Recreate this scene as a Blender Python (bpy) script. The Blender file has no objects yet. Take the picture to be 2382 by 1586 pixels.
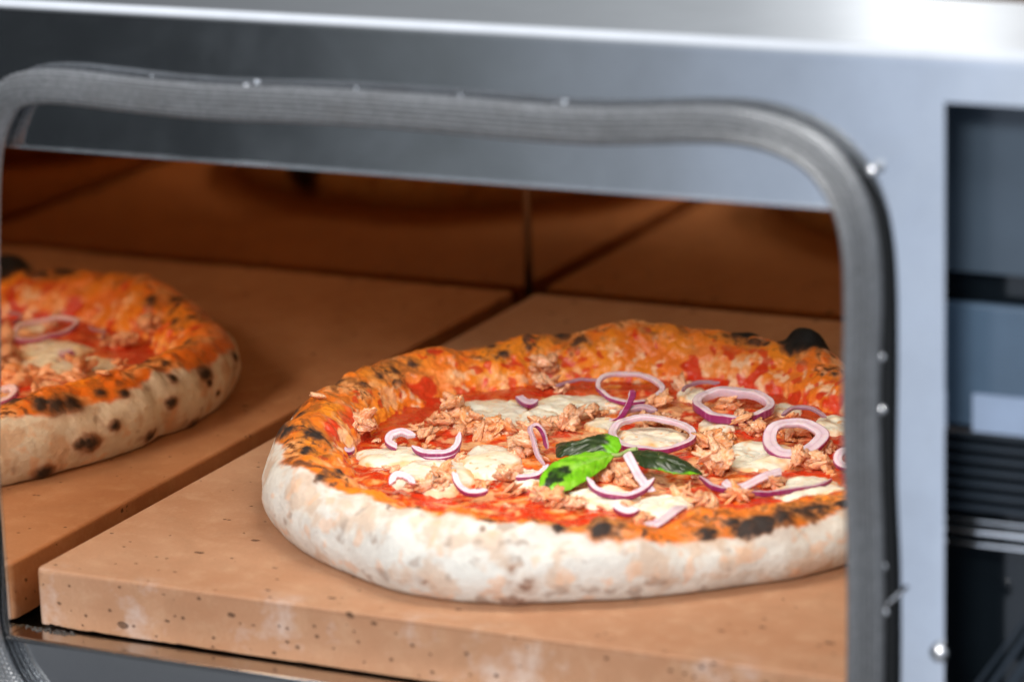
import bpy, bmesh, math, random
import numpy as np
from mathutils import Vector, Matrix
from mathutils.bvhtree import BVHTree

# ------------------------------------------------------------------ camera, world, lights, exposure
scene = bpy.context.scene
COL = scene.collection
FPX, W0, H0, K = 8025.91, 2382.0, 1586.0, 1.0115
CAM = np.array([0.54487, -1.11122, 0.45274])
yaw, pit, rol = 0.46193, 0.26476, -0.03305
_d = np.array([-math.sin(yaw)*math.cos(pit), math.cos(yaw)*math.cos(pit), -math.sin(pit)])
_r = np.array([math.cos(yaw), math.sin(yaw), 0.0]); _u = np.cross(_r, _d)
RR = math.cos(rol)*_r + math.sin(rol)*_u; UU = -math.sin(rol)*_r + math.cos(rol)*_u
cam_data = bpy.data.cameras.new('camera'); cam = bpy.data.objects.new('camera', cam_data); COL.objects.link(cam)
M = Matrix(((RR[0], UU[0], -_d[0], CAM[0]), (RR[1], UU[1], -_d[1], CAM[1]), (RR[2], UU[2], -_d[2], CAM[2]), (0, 0, 0, 1)))
cam.matrix_world = M
cam_data.lens = FPX/W0*36.0; cam_data.sensor_width = 36.0
cam_data.clip_start = 0.05; cam_data.clip_end = 100
cam_data.dof.use_dof = True; cam_data.dof.focus_distance = 1.492; cam_data.dof.aperture_fstop = 6.3
cam_data.dof.aperture_blades = 0
scene.camera = cam

world = bpy.data.worlds.new('World'); scene.world = world; world.use_nodes = True
wn, wl = world.node_tree.nodes, world.node_tree.links
wn.clear()
w_out = wn.new('ShaderNodeOutputWorld'); w_bg = wn.new('ShaderNodeBackground'); wl.new(w_bg.outputs[0], w_out.inputs[0])
w_tc = wn.new('ShaderNodeTexCoord'); w_sx = wn.new('ShaderNodeSeparateXYZ'); wl.new(w_tc.outputs['Generated'], w_sx.inputs[0])
def wmath(op, a, b=None):
    n = wn.new('ShaderNodeMath'); n.operation = op
    for i, v in enumerate((a, b)):
        if v is None: continue
        if isinstance(v, (int, float)): n.inputs[i].default_value = v
        else: wl.new(v, n.inputs[i])
    return n.outputs[0]
# direction round the vertical, 0 = the way the oven looks out, growing towards the left of the photograph
az = wmath('ARCTAN2', wmath('MULTIPLY', w_sx.outputs[0], -1), wmath('MULTIPLY', w_sx.outputs[1], -1))
azn = wmath('ADD', wmath('MULTIPLY', az, 1/(2*math.pi)), 0.5)      # 0..1, 0.5 = front
ramp = wn.new('ShaderNodeValToRGB'); wl.new(azn, ramp.inputs[0])
def deg(a): return 0.5 + a/360.0
stops = [(-180, (.36, .36, .37)), (-100, (.30, .34, .40)), (-40, (.50, .56, .66)), (8, (.66, .72, .84)), (16, (1.1, 1.2, 1.35)), (18.5, (.66, .76, .96)), (21.5, (.46, .53, .65)), (24.5, (.29, .32, .36)),
         (27.5, (.15, .165, .175)), (29.8, (.062, .070, .078)), (32, (.030, .034, .038)), (36, (.026, .030, .034)), (70, (.020, .022, .025)), (125, (.05, .05, .055)), (146, (.16, .17, .185)), (154, (.32, .34, .36)), (158.5, (.55, .58, .62)),
         (160.2, (1.5, 1.55, 1.6)), (161.3, (1.5, 1.55, 1.6)), (162.3, (.62, .62, .64)), (172, (.36, .36, .37))]
el = ramp.color_ramp.elements
while len(el) > 1: el.remove(el[-1])
el[0].position = deg(stops[0][0]); el[0].color = (*stops[0][1], 1)
for a, c in stops[1:]:
    e = el.new(deg(a)); e.color = (*c, 1)
up = wn.new('ShaderNodeMapRange'); wl.new(w_sx.outputs[2], up.inputs[0])
up.inputs[1].default_value = 0.25; up.inputs[2].default_value = 0.8
mixw = wn.new('ShaderNodeMix'); mixw.data_type = 'RGBA'
wl.new(up.outputs[0], mixw.inputs[0]); wl.new(ramp.outputs[0], mixw.inputs[6]); mixw.inputs[7].default_value = (1.25, 1.3, 1.4, 1)
dn = wn.new('ShaderNodeMapRange'); wl.new(w_sx.outputs[2], dn.inputs[0]); dn.inputs[1].default_value = -.28; dn.inputs[2].default_value = -.335
mixd = wn.new('ShaderNodeMix'); mixd.data_type = 'RGBA'; mixd.blend_type = 'LIGHTEN'
wl.new(dn.outputs[0], mixd.inputs[0]); wl.new(mixw.outputs[2], mixd.inputs[6]); mixd.inputs[7].default_value = (.50, .52, .49, 1)
wl.new(mixd.outputs[2], w_bg.inputs[0]); w_bg.inputs[1].default_value = 1.0

def area(name, loc, target, size, size_y, power, color):
    l = bpy.data.lights.new(name, 'AREA'); l.shape = 'RECTANGLE'; l.size = size; l.size_y = size_y; l.energy = power; l.color = color
    o = bpy.data.objects.new(name, l); COL.objects.link(o); o.location = loc
    o.rotation_euler = (Vector(target)-Vector(loc)).to_track_quat('-Z', 'Y').to_euler()
    return o
area('key_light', (0.25, -1.45, 0.92), (0.0, 0.10, 0.02), 0.42, 0.20, 20.5, (1.0, 0.98, 0.95))
area('chamber_fill', (-0.03, 0.075, 0.209), (-0.05, 0.13, 0.0), 0.20, 0.04, 0.50, (1.0, 0.93, 0.82))  # added fill, out of view, gives the toppings light from above
area('rear_fill', (-0.06, 0.455, 0.206), (-0.06, 0.30, 0.02), 0.30, 0.03, 0.07, (1.0, 0.62, 0.30))  # added warm fill, out of view, brightens the back of the crust

scene.view_settings.view_transform = 'Standard'; scene.view_settings.look = 'None'
scene.view_settings.exposure = 0.0; scene.view_settings.gamma = 1.0
scene.view_settings.use_curve_mapping = False
scene.render.engine = 'CYCLES'
cy = scene.cycles
cy.use_denoising = True
try: cy.denoiser = 'OPENIMAGEDENOISE'
except Exception: pass
cy.max_bounces = 10; cy.diffuse_bounces = 4; cy.glossy_bounces = 7; cy.transmission_bounces = 6
cy.caustics_reflective = True; cy.blur_glossy = 0.3; cy.sample_clamp_indirect = 6.0

# ------------------------------------------------------------------ helpers
XW, XS, YSB, YB, YF = -0.236, -0.2299, 0.4744, 0.4798, -0.012
ZT, ZSILL, ZFOLD = 0.1800, -0.0255, 0.2370
XR_OPEN, XBAY, ZBAY = 0.1285, 0.1650, 0.2190

def pray(px, py, mirror=False):
    """camera ray through a point of the photograph (2355 px wide); mirror = the same ray after the left wall"""
    X, Y = px*K, py*K
    v = RR*(X-W0/2)/FPX - UU*(Y-H0/2)/FPX + _d
    C = CAM.copy()
    if mirror: C[0] = 2*XW - C[0]; v = v*np.array([-1, 1, 1])
    return C, v
def on_z(px, py, z, mirror=False):
    C, v = pray(px, py, mirror); return C + v*((z-C[2])/v[2])
def on_y(px, py, y):
    C, v = pray(px, py); return C + v*((y-C[1])/v[1])

_rng = np.random.RandomState(7)
_P = _rng.permutation(256); _P = np.concatenate([_P, _P, _P])
_G = _rng.normal(size=(256, 3)); _G /= np.linalg.norm(_G, axis=1)[:, None]
def perlin(p):
    p = np.asarray(p, float); i = np.floor(p).astype(int); f = p-i; i &= 255
    u = f*f*f*(f*(f*6-15)+10); out = 0
    for dx in (0, 1):
        for dy in (0, 1):
            for dz in (0, 1):
                h = _P[_P[_P[(i[..., 0]+dx) & 255]+((i[..., 1]+dy) & 255)]+((i[..., 2]+dz) & 255)]
                g = _G[h]; q = f-np.array([dx, dy, dz])
                w = (u[..., 0] if dx else 1-u[..., 0])*(u[..., 1] if dy else 1-u[..., 1])*(u[..., 2] if dz else 1-u[..., 2])
                out = out + w*(g*q).sum(-1)
    return out*1.5
def fbm(p, s, o=4, seed=0.0):
    p = np.asarray(p)*s+seed; a, t = 1.0, 0
    for k in range(o):
        t = t + a*perlin(p*2**k+k*17.3); a *= .5
    return t
def sst(a, b, x):
    t = np.clip((x-a)/(b-a), 0, 1); return t*t*(3-2*t)
def mixc(c, d, m):
    return c*(1-m[..., None]) + np.asarray(d)*m[..., None]

def link(name, me, parent=None, mat=None, smooth=True):
    o = bpy.data.objects.new(name, me); COL.objects.link(o)
    if parent is not None: o.parent = parent
    if mat is not None: me.materials.append(mat)
    if smooth and len(me.polygons): me.polygons.foreach_set('use_smooth', [True]*len(me.polygons))
    return o
def mesh_np(name, V, F, parent=None, mat=None, col=None, smooth=True, rough=None):
    me = bpy.data.meshes.new(name)
    V = np.asarray(V, np.float32).reshape(-1, 3); F = np.asarray(F, np.int32)
    me.vertices.add(len(V)); me.vertices.foreach_set('co', V.ravel())
    n = F.shape[1]; me.loops.add(F.size); me.loops.foreach_set('vertex_index', F.ravel())
    me.polygons.add(len(F)); me.polygons.foreach_set('loop_start', np.arange(0, F.size, n, dtype=np.int32))
    me.polygons.foreach_set('loop_total', np.full(len(F), n, np.int32))
    me.update(calc_edges=True); me.validate()
    if col is not None:
        a = me.color_attributes.new('Col', 'FLOAT_COLOR', 'POINT')
        c = np.ones((len(V), 4), np.float32); c[:, :3] = np.clip(col.reshape(-1, 3), 0, 1)
        if rough is not None: c[:, 3] = np.clip(np.asarray(rough).ravel(), 0, 1)
        a.data.foreach_set('color', c.ravel())
    return link(name, me, parent, mat, smooth)
def grid_faces(nu, nv, wrap_u=False, wrap_v=False, off=0):
    i = np.arange(nu if wrap_u else nu-1); j = np.arange(nv if wrap_v else nv-1)
    I, J = np.meshgrid(i, j, indexing='ij'); I2 = (I+1) % nu; J2 = (J+1) % nv
    return (np.stack([I*nv+J, I2*nv+J, I2*nv+J2, I*nv+J2], -1).reshape(-1, 4)+off)
def bm_obj(name, bm, parent=None, mat=None, smooth=False):
    me = bpy.data.meshes.new(name); bm.normal_update(); bm.to_mesh(me); bm.free()
    return link(name, me, parent, mat, smooth)
def add_box(bm, x0, x1, y0, y1, z0, z1):
    r = bmesh.ops.create_cube(bm, size=1)
    for v in r['verts']:
        v.co = Vector(((x0+x1)/2+v.co.x*(x1-x0), (y0+y1)/2+v.co.y*(y1-y0), (z0+z1)/2+v.co.z*(z1-z0)))
    return r['verts']
def box(name, b, parent, mat, bevel=0.0, seg=2):
    bm = bmesh.new(); add_box(bm, *b)
    if bevel: bmesh.ops.bevel(bm, geom=bm.edges[:], offset=bevel, segments=seg, affect='EDGES', profile=.5)
    return bm_obj(name, bm, parent, mat)
def empty(name, loc=(0, 0, 0)):
    o = bpy.data.objects.new(name, None); o.empty_display_size = .02; COL.objects.link(o); o.location = loc; return o
def tag(o, label, cat, group=None):
    o['label'] = label; o['category'] = cat
    if group: o['group'] = group
    return o
def keep(o, parent):   # parent without moving
    o.parent = parent; o.matrix_parent_inverse = Matrix.Translation(parent.location).inverted(); return o
def adopt(root):
    for c in list(COL.objects):
        if c.parent is root: c.matrix_parent_inverse = Matrix.Translation(root.location).inverted()

# ------------------------------------------------------------------ materials
class NT:
    def __init__(s, name):
        s.m = bpy.data.materials.new(name); s.m.use_nodes = True
        s.n, s.l = s.m.node_tree.nodes, s.m.node_tree.links; s.b = s.n['Principled BSDF']
    def new(s, t, **kw):
        x = s.n.new(t)
        for k, v in kw.items(): setattr(x, k, v)
        return x
    def put(s, sock, v):
        if isinstance(v, bpy.types.NodeSocket): s.l.new(v, sock)
        else: sock.default_value = v
    def set(s, **kw):
        names = dict(col='Base Color', rough='Roughness', metal='Metallic', sss='Subsurface Weight', coat='Coat Weight', coatr='Coat Roughness',
                     spec='Specular IOR Level', trans='Transmission Weight', ior='IOR', sheen='Sheen Weight', normal='Normal', aniso='Anisotropic')
        for k, v in kw.items(): s.put(s.b.inputs[names[k]], v)
    def pos(s, scale=(1, 1, 1)):
        g = s.new('ShaderNodeNewGeometry'); mp = s.new('ShaderNodeMapping'); s.l.new(g.outputs['Position'], mp.inputs[0])
        mp.inputs['Scale'].default_value = scale; return mp.outputs[0]
    def noise(s, vec, scale, detail=3, rough=.55, dist=0):
        x = s.new('ShaderNodeTexNoise'); s.l.new(vec, x.inputs['Vector'])
        x.inputs['Scale'].default_value = scale; x.inputs['Detail'].default_value = detail
        x.inputs['Roughness'].default_value = rough; x.inputs['Distortion'].default_value = dist
        return x.outputs['Fac']
    def rng(s, v, a, b, c=0., d=1.):
        x = s.new('ShaderNodeMapRange'); s.l.new(v, x.inputs[0])
        for i, q in enumerate((a, b, c, d)): x.inputs[i+1].default_value = q
        return x.outputs[0]
    def mix(s, f, a, b, mode='MIX'):
        x = s.new('ShaderNodeMix', data_type='RGBA', blend_type=mode)
        s.put(x.inputs[0], f)
        for i, q in ((6, a), (7, b)): s.put(x.inputs[i], q if isinstance(q, bpy.types.NodeSocket) else (*q, 1))
        return x.outputs[2]
    def math(s, op, a, b):
        x = s.new('ShaderNodeMath', operation=op); s.put(x.inputs[0], a); s.put(x.inputs[1], b); return x.outputs[0]
    def bump(s, h, strength, dist, prev=None):
        x = s.new('ShaderNodeBump'); s.l.new(h, x.inputs['Height']); x.inputs['Strength'].default_value = strength; x.inputs['Distance'].default_value = dist
        if prev is not None: s.l.new(prev, x.inputs['Normal'])
        return x.outputs[0]

def steel(name, base, rough, wave=.0006, brush=(3, 3, 500), brs=.05, smear=0.03, dirt=None):
    t = NT(name); p = t.pos(); pb = t.pos(brush)
    nb = t.noise(pb, 1.0, 2)
    h = t.noise(p, 9, 1)
    n = t.bump(h, 1.0, wave); n = t.bump(nb, brs, .0004, n)
    r = t.rng(t.noise(p, 16, 5, .65, 1.2), .35, .70, rough-smear, rough+smear*2.2)
    c = t.mix(t.rng(t.noise(p, 30, 5, .65), .3, .8), tuple(base), tuple(v*.86 for v in base))
    t.set(col=c, metal=1.0, rough=r, normal=n)
    return t.m
M_steel = steel('brushed steel', (.74, .76, .78), .10, smear=.02)
M_steel_top = steel('steel top', (.80, .82, .84), .05, wave=.0002, smear=.01)
M_steel_edge = steel('steel edge', (.82, .83, .85), .22)
M_lip = steel('steel lip', (.60, .58, .55), .16, wave=.0003)
def chamber(name, tint, rough, wave=.00012):
    t = NT(name); p = t.pos()
    n = t.bump(t.noise(p, 14, 2), 1.0, wave)
    soot = t.rng(t.noise(p, 7, 4, .6), .42, .72)
    c = t.mix(soot, tint, tuple(v*.82 for v in tint))
    sp = t.rng(t.noise(p, 900, 1), .80, .84)
    c = t.mix(sp, c, (.75, .6, .45))
    r = t.rng(t.noise(p, 30, 4), .3, .8, rough*.7, rough*1.6)
    t.set(col=c, metal=1.0, rough=r, normal=n); return t.m
M_wall = chamber('heat tinted chamber steel', (.84, .64, .46), .03)
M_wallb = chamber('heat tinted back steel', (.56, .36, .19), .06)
M_ceil = chamber('sooty ceiling', (.16, .09, .05), .35)
t = NT('black tray'); t.set(col=t.mix(t.rng(t.noise(t.pos(), 300, 4), .45, .7), (.012, .012, .012), (.06, .055, .05)), rough=.55); M_black = t.m

def stone_mat():
    t = NT('baking stone'); p = t.pos()
    n1 = t.noise(p, 11, 5, .62); n2 = t.noise(p, 90, 5, .7); n3 = t.noise(p, 700, 3, .6)
    c = t.mix(t.rng(n1, .35, .68), (.41, .195, .098), (.51, .28, .160))
    c = t.mix(t.rng(n2, .50, .78, 0, .55), c, (.60, .38, .23))
    c = t.mix(t.rng(n3, .35, .7, .22, 0), c, (.30, .15, .08))
    # heat darkening marks and old flour on the front edge
    st = t.rng(t.noise(t.pos((1, 1, 1)), 24, 5, .7, .8), .50, .72, 0, .45); c = t.mix(st, c, (.34, .18, .095))
    g = t.new('ShaderNodeNewGeometry'); sx = t.new('ShaderNodeSeparateXYZ'); t.l.new(g.outputs['Position'], sx.inputs[0])
    front = t.rng(sx.outputs[1], .012, .0005)
    fl = t.math('MULTIPLY', front, t.rng(t.noise(p, 21, 5, .7), .54, .66, 0, .38)); c = t.mix(fl, c, (.68, .60, .56))
    # pits, stretched along the pressing direction
    ps = t.pos((75, 120, 130))
    wv = t.new('ShaderNodeVectorMath', operation='ADD')
    nz = t.new('ShaderNodeTexNoise'); t.l.new(p, nz.inputs['Vector']); nz.inputs['Scale'].default_value = 160
    sc = t.new('ShaderNodeVectorMath', operation='SCALE'); t.l.new(nz.outputs['Color'], sc.inputs[0]); sc.inputs['Scale'].default_value = .35
    t.l.new(ps, wv.inputs[0]); t.l.new(sc.outputs[0], wv.inputs[1])
    vo = t.new('ShaderNodeTexVoronoi', feature='F1'); t.l.new(wv.outputs[0], vo.inputs['Vector']); vo.inputs['Scale'].default_value = 1.0
    cc = t.new('ShaderNodeSeparateColor'); t.l.new(vo.outputs['Color'], cc.inputs[0])
    size = t.rng(cc.outputs[0], .48, 1.0, .03, .19)
    pit = t.rng(t.math('SUBTRACT', vo.outputs['Distance'], size), -.045, .0, 1, 0)
    pit = t.math('MULTIPLY', pit, t.rng(cc.outputs[0], .48, .50))
    # finer pits
    ps2 = t.pos((230, 300, 300)); vo2 = t.new('ShaderNodeTexVoronoi', feature='F1'); t.l.new(ps2, vo2.inputs['Vector']); vo2.inputs['Scale'].default_value = 1
    cc2 = t.new('ShaderNodeSeparateColor'); t.l.new(vo2.outputs['Color'], cc2.inputs[0])
    pit2 = t.math('MULTIPLY', t.rng(t.math('SUBTRACT', vo2.outputs['Distance'], t.rng(cc2.outputs[1], .78, 1, .02, .24)), -.05, 0, 1, 0), t.rng(cc2.outputs[1], .78, .80))
    pa = t.math('MAXIMUM', pit, pit2)
    c = t.mix(t.math('MULTIPLY', pa, .82), c, (.10, .045, .022))
    nrm = t.bump(n3, .25, .0003); nrm = t.bump(n2, .35, .0006, nrm)
    inv = t.math('SUBTRACT', 1.0, pa); nrm = t.bump(inv, 1.0, .0012, nrm)
    t.set(col=c, rough=.72, spec=.3, normal=nrm); return t.m
M_stone = stone_mat()

def food(name, rough_from_alpha=True, sss=.0, coat=0, bumps=((900, .4, .0003),), rough=.5, var=(.85, 1.12), nscale=260):
    t = NT(name); a = t.new('ShaderNodeVertexColor'); a.layer_name = 'Col'; p = t.pos()
    f = t.rng(t.noise(p, nscale, 4, .65), .25, .75, var[0], var[1])
    x = t.new('ShaderNodeVectorMath', operation='SCALE'); t.l.new(a.outputs['Color'], x.inputs[0]); t.l.new(f, x.inputs['Scale'])
    n = None
    for s_, st, ds in bumps: n = t.bump(t.noise(p, s_, 4, .6), st, ds, n)
    t.set(col=x.outputs[0], normal=n, coat=coat, coatr=.12, spec=.32)
    if rough_from_alpha: t.set(rough=a.outputs['Alpha'])
    else: t.set(rough=rough)
    if sss:
        t.set(sss=sss); t.b.inputs['Subsurface Radius'].default_value = (1.0, .5, .25); t.b.inputs['Subsurface Scale'].default_value = .003
    return t.m
M_crust = food('baked dough', bumps=((260, .5, .0010), (900, .4, .0004)), var=(.90, 1.07))
M_sauce = food('tomato sauce', bumps=((350, .55, .0008), (1100, .3, .0003)), coat=.6)
M_cheese = food('mozzarella', bumps=((120, .3, .0007), (600, .12, .0002)), sss=.1, var=(.93, 1.05))
M_tuna = food('tuna', coat=.45, bumps=((300, .35, .0006), (1200, .25, .0002)), sss=.15, var=(.8, 1.15))
M_onion = food('red onion', bumps=((500, .25, .0003),), sss=.35, var=(.93, 1.06), nscale=500, coat=.15)
M_leaf = food('basil leaf', bumps=((500, .25, .0003),), var=(.85, 1.1), coat=.15)

# ------------------------------------------------------------------ the oven
oven = empty('pizza_oven', (0, 0.2, -0.2))
tag(oven, 'stainless steel pizza oven with mirror walls and grey rope seal round its open mouth', 'pizza oven')
# front plate: one sheet with the mouth and the side bay cut out, folded over at the top
xs = [-.75, XW, XR_OPEN, XBAY, .36]; zs = [-.26, ZSILL-.0015, ZT, ZBAY, ZFOLD-.0045]
V, F, idx = [], [], {}
def vid(x, z):
    if (x, z) not in idx: idx[(x, z)] = len(V); V.append((x, YF, z))
    return idx[(x, z)]
for i in range(4):
    for j in range(4):
        if i == 1 and j == 1: continue
        if i == 3 and j < 3: continue
        F.append((vid(xs[i], zs[j]), vid(xs[i+1], zs[j]), vid(xs[i+1], zs[j+1]), vid(xs[i], zs[j+1])))
me = bpy.data.meshes.new('front_plate'); me.from_pydata(V, [], F); me.update()
plate = link('front_plate', me, oven, M_steel, False)
md = plate.modifiers.new('thickness', 'SOLIDIFY'); md.thickness = .0016; md.offset = -1
prof = []; YTOP = on_z(2355, 12, ZFOLD)[1]; print('YTOP', YTOP)
for k in range(9):
    a = math.pi/2*k/8; prof.append((YF+.0045*(1-math.cos(a)), ZFOLD-.0045+.0045*math.sin(a)))
prof += [(YF+.012, ZFOLD), (YTOP, ZFOLD+.0005)]
V = [(x, y, z) for x in (-.75, .36) for (y, z) in prof]; n = len(prof)
me = bpy.data.meshes.new('top_fold'); me.from_pydata(V, [], [(k, n+k, n+k+1, k+1) for k in range(n-1)]); me.update()
link('top_fold', me, oven, M_steel_top, False)
bm = bmesh.new(); bmesh.ops.create_cone(bm, cap_ends=True, segments=14, radius1=.0016, radius2=.0016, depth=.25, matrix=Matrix.Translation((XW+.0006, YB-.0006, .085)))
bm_obj('corner_weld', bm, oven, M_lip, True)
# chamber
box('left_wall', (XW-.003, XW, YF+.0018, YB, -.05, .215), oven, M_wall)
box('back_wall', (XW, XR_OPEN+.001, YB, YB+.003, -.05, .215), oven, M_wallb)
box('right_wall', (XR_OPEN+.001, XR_OPEN+.004, YF+.0018, YB+.003, -.05, .215), oven, M_wallb)
box('ceiling_plate', (XW, XR_OPEN+.001, YF+.0018, YB, .2155, .2185), oven, M_ceil)
box('stone_tray', (XW, XR_OPEN+.001, .003, YB, -.034, -.031), oven, M_black)
# heating elements under the ceiling
for k in range(4):
    bm = bmesh.new(); y = .09+.1*k
    bmesh.ops.create_cone(bm, cap_ends=True, segments=16, radius1=.004, radius2=.004, depth=.34, matrix=Matrix.Translation((-.055, y, .205)) @ Matrix.Rotation(math.pi/2, 4, 'Y'))
    bm_obj('heating_element', bm, oven, M_black, True)
# lip in front of the stone, with its rolled bright edge
lip = box('sill', (XW, XR_OPEN, YF-.0018, -.0006, ZSILL-.0013, ZSILL), oven, M_lip, .0004)
bm = bmesh.new()
bmesh.ops.create_cone(bm, cap_ends=True, segments=14, radius1=.0013, radius2=.0013, depth=XR_OPEN-XW, matrix=Matrix.Translation(((XW+XR_OPEN)/2, YF-.0018, ZSILL-.0007)) @ Matrix.Rotation(math.pi/2, 4, 'Y'))
bm_obj('sill_edge', bm, oven, M_steel_edge, True)
bm = bmesh.new(); add_box(bm, XW-.0012, XR_OPEN+.0012, YF-.001, YF+.0004, ZT-.0012, ZT+.0002); bm_obj('mouth_trim', bm, oven, M_steel_edge)

# rope seal round the mouth: a sagging braided tube lying on the plate
seal_px = [(-42, 1200), (-40, 900), (-38, 600), (-36, 420), (-26, 320), (0, 248), (32, 213), (85, 200), (150, 201), (220, 208), (330, 221), (450, 233), (563, 239), (680, 242),
           (800, 248), (920, 256), (1037, 265), (1160, 276), (1278, 286), (1390, 291), (1500, 289), (1600, 286), (1700, 291), (1790, 312), (1868, 352), (1925, 413), (1962, 490),
           (1980, 580), (1985, 700), (1981, 830), (1979, 960), (1983, 1100), (1990, 1240), (1992, 1400), (1990, 1568), (1985, 1750), (1960, 1850), (1850, 1900), (1500, 1870),
           (1000, 1810), (500, 1740), (200, 1690), (90, 1660), (30, 1600), (-10, 1530), (-38, 1440), (-42, 1320)]
YSEAL = YF-.0068
ctrl = np.array([on_y(px, py, YSEAL) for px, py in seal_px])
def catmull(P, per, closed=True):
    n = len(P); out = []
    for i in range(n if closed else n-1):
        p0, p1, p2, p3 = (P[(i-1) % n], P[i], P[(i+1) % n], P[(i+2) % n]) if closed else (P[max(i-1, 0)], P[i], P[i+1], P[min(i+2, n-1)])
        for k in range(per):
            t = k/per; out.append(.5*((2*p1)+(-p0+p2)*t+(2*p0-5*p1+4*p2-p3)*t*t+(-p0+3*p1-3*p2+p3)*t**3))
    if not closed: out.append(P[-1])
    return np.array(out)
path = catmull(ctrl, 24)
def tube(path, rad, ns, closed=True, ridges=0, ramp_=0, up=None, seed=0, taper=None):
    n = len(path)
    T = (np.roll(path, -1, 0)-np.roll(path, 1, 0)) if closed else np.gradient(path, axis=0)
    T /= np.linalg.norm(T, axis=1)[:, None]
    up = np.array([0, -1, 0]) if up is None else np.asarray(up)
    A = np.cross(T, up); A /= np.linalg.norm(A, axis=1)[:, None]; B = np.cross(A, T)
    s = np.concatenate([[0], np.cumsum(np.linalg.norm(np.diff(path, axis=0), axis=1))])
    ph = np.linspace(0, 2*math.pi, ns, endpoint=False)
    r = np.full((n, ns), rad, float)
    if ridges:
        SS, PH = np.meshgrid(s, ph, indexing='ij')
        r += ramp_*(np.abs(np.sin(PH*ridges/2+SS*9+.5*np.sin(SS*40)))*1.2 + .25*np.sin(SS*2600+PH*8)*np.sin(PH*ridges))
        r += rad*.05*perlin(np.stack([SS*25, np.cos(PH)*.5, np.sin(PH)*.5], -1)+seed)
    if taper is not None: r *= np.asarray(taper)[:, None]
    P = path[:, None]+(np.cos(ph)[None, :, None]*A[:, None]+np.sin(ph)[None, :, None]*B[:, None])*r[..., None]
    return P, grid_faces(n, ns, closed, True)
P, F = tube(path, .0056, 160, True, 20, .0010)
t = NT('braided seal'); p = t.pos()
c = t.mix(t.rng(t.noise(p, 700, 4, .6), .3, .7), (.15, .155, .16), (.29, .295, .30)); c = t.mix(t.rng(t.noise(p, 60, 3), .5, .75, 0, .4), c, (.16, .155, .15))
t.set(col=c, rough=.33, metal=.6, normal=t.bump(t.noise(p, 900, 3), .25, .0003)); M_seal = t.m
mesh_np('rope_seal', P, F, oven, M_seal)

shade_px = [(1880, 330), (1945, 385), (1990, 450), (2015, 530), (2027, 640), (2030, 830), (2028, 1100), (2036, 1300), (2038, 1500), (2034, 1750)]  # black strip added for the shade and reflection right of the seal
bp = catmull(np.array([on_y(px, py, YF-.0022) for px, py in shade_px]), 14, False)
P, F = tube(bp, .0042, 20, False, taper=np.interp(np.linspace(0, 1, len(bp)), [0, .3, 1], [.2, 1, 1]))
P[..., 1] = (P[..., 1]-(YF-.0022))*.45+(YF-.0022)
t = NT('black seal shade'); t.set(col=(.008, .009, .010, 1), rough=.6, spec=.2)
mesh_np('seal_shade_strip', P, F, oven, t.m)
# clips that hold the seal
def bead(name, px, py, r, y, parent, mat):
    c = on_y(px, py, y); bm = bmesh.new()
    bmesh.ops.create_uvsphere(bm, u_segments=16, v_segments=10, radius=r, matrix=Matrix.Translation(Vector(c)) @ Matrix.Diagonal((1, .8, 1, 1)))
    return bm_obj(name, bm, parent, mat, True)
t = NT('bright rivet'); t.set(col=(.9, .9, .9, 1), metal=1.0, rough=.12); M_rivet = t.m
for px, py, r in ((325, 188, .0011), (566, 203, .0018), (797, 215, .0011), (1037, 233, .0012), (1276, 250, .0017), (2004, 394, .0022), (2026, 822, .0017), (2027, 942, .0019), (2031, 1302, .0017), (2034, 1407, .0018)):
    bead('seal_clip', px, py, r, YF-.0038, oven, M_rivet)
P, F = tube(np.array([on_y(2036, 1392, YF-.004), on_y(2052, 1378, YF-.004), on_y(2072, 1360, YF-.003)]), .0008, 10, False)
mesh_np('seal_wire', P, F, oven, M_rivet)
c = on_y(2160, 1500, YF-.0015); bm = bmesh.new()
bmesh.ops.create_uvsphere(bm, u_segments=20, v_segments=12, radius=.0034, matrix=Matrix.Translation(Vector(c)) @ Matrix.Diagonal((1, .75, 1, 1)))
bm_obj('screw_head', bm, oven, M_rivet, True)

# ------------------------------------------------------------------ appliance seen through the bay at the right
app = empty('ventilated_appliance', (.26, .05, -.2))
tag(app, 'dark blue grey appliance with black louvred vent and painted pale reflection, right of the oven mouth', 'appliance')
def paint(name, c, r, metal=0., coat=0.):
    t = NT(name); p = t.pos(); f = t.noise(p, 25, 4)
    t.set(col=t.mix(t.rng(f, .3, .7), c, tuple(v*.75 for v in c)), rough=r, metal=metal, coat=coat, normal=t.bump(t.noise(p, 12, 2), .6, .0004)); return t.m
M_bluegrey = paint('blue grey lacquer', (.060, .085, .115), .28)
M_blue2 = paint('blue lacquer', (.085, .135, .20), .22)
M_gloss = paint('black gloss', (.006, .009, .012), .10)
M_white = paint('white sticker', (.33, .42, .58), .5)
Y1 = .015
def zb(pyd): return on_y(2260, pyd, Y1)[2]
box('upper_panel', (.12, .42, Y1, Y1+.004, zb(628), .232), app, M_bluegrey)
box('shadow_gap', (.12, .42, Y1+.008, Y1+.012, zb(720), zb(620)), app, M_gloss)
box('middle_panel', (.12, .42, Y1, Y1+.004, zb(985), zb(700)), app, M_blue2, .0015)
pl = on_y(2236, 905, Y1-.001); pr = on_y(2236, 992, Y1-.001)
box('reflection_patch', (pl[0], pl[0]+.06, Y1-.0009, Y1-.0001, pr[2], pl[2]), app, M_white)  # pale patch painted in as a reflection on dark glass
vent = box('vent_panel', (.12, .42, Y1+.008, Y1+.012, -.22, zb(985)), app, M_gloss)
M_slat = paint('slat', (.022, .032, .045), .35)
z0, z1 = zb(1185), zb(990)
bm = bmesh.new()
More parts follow.
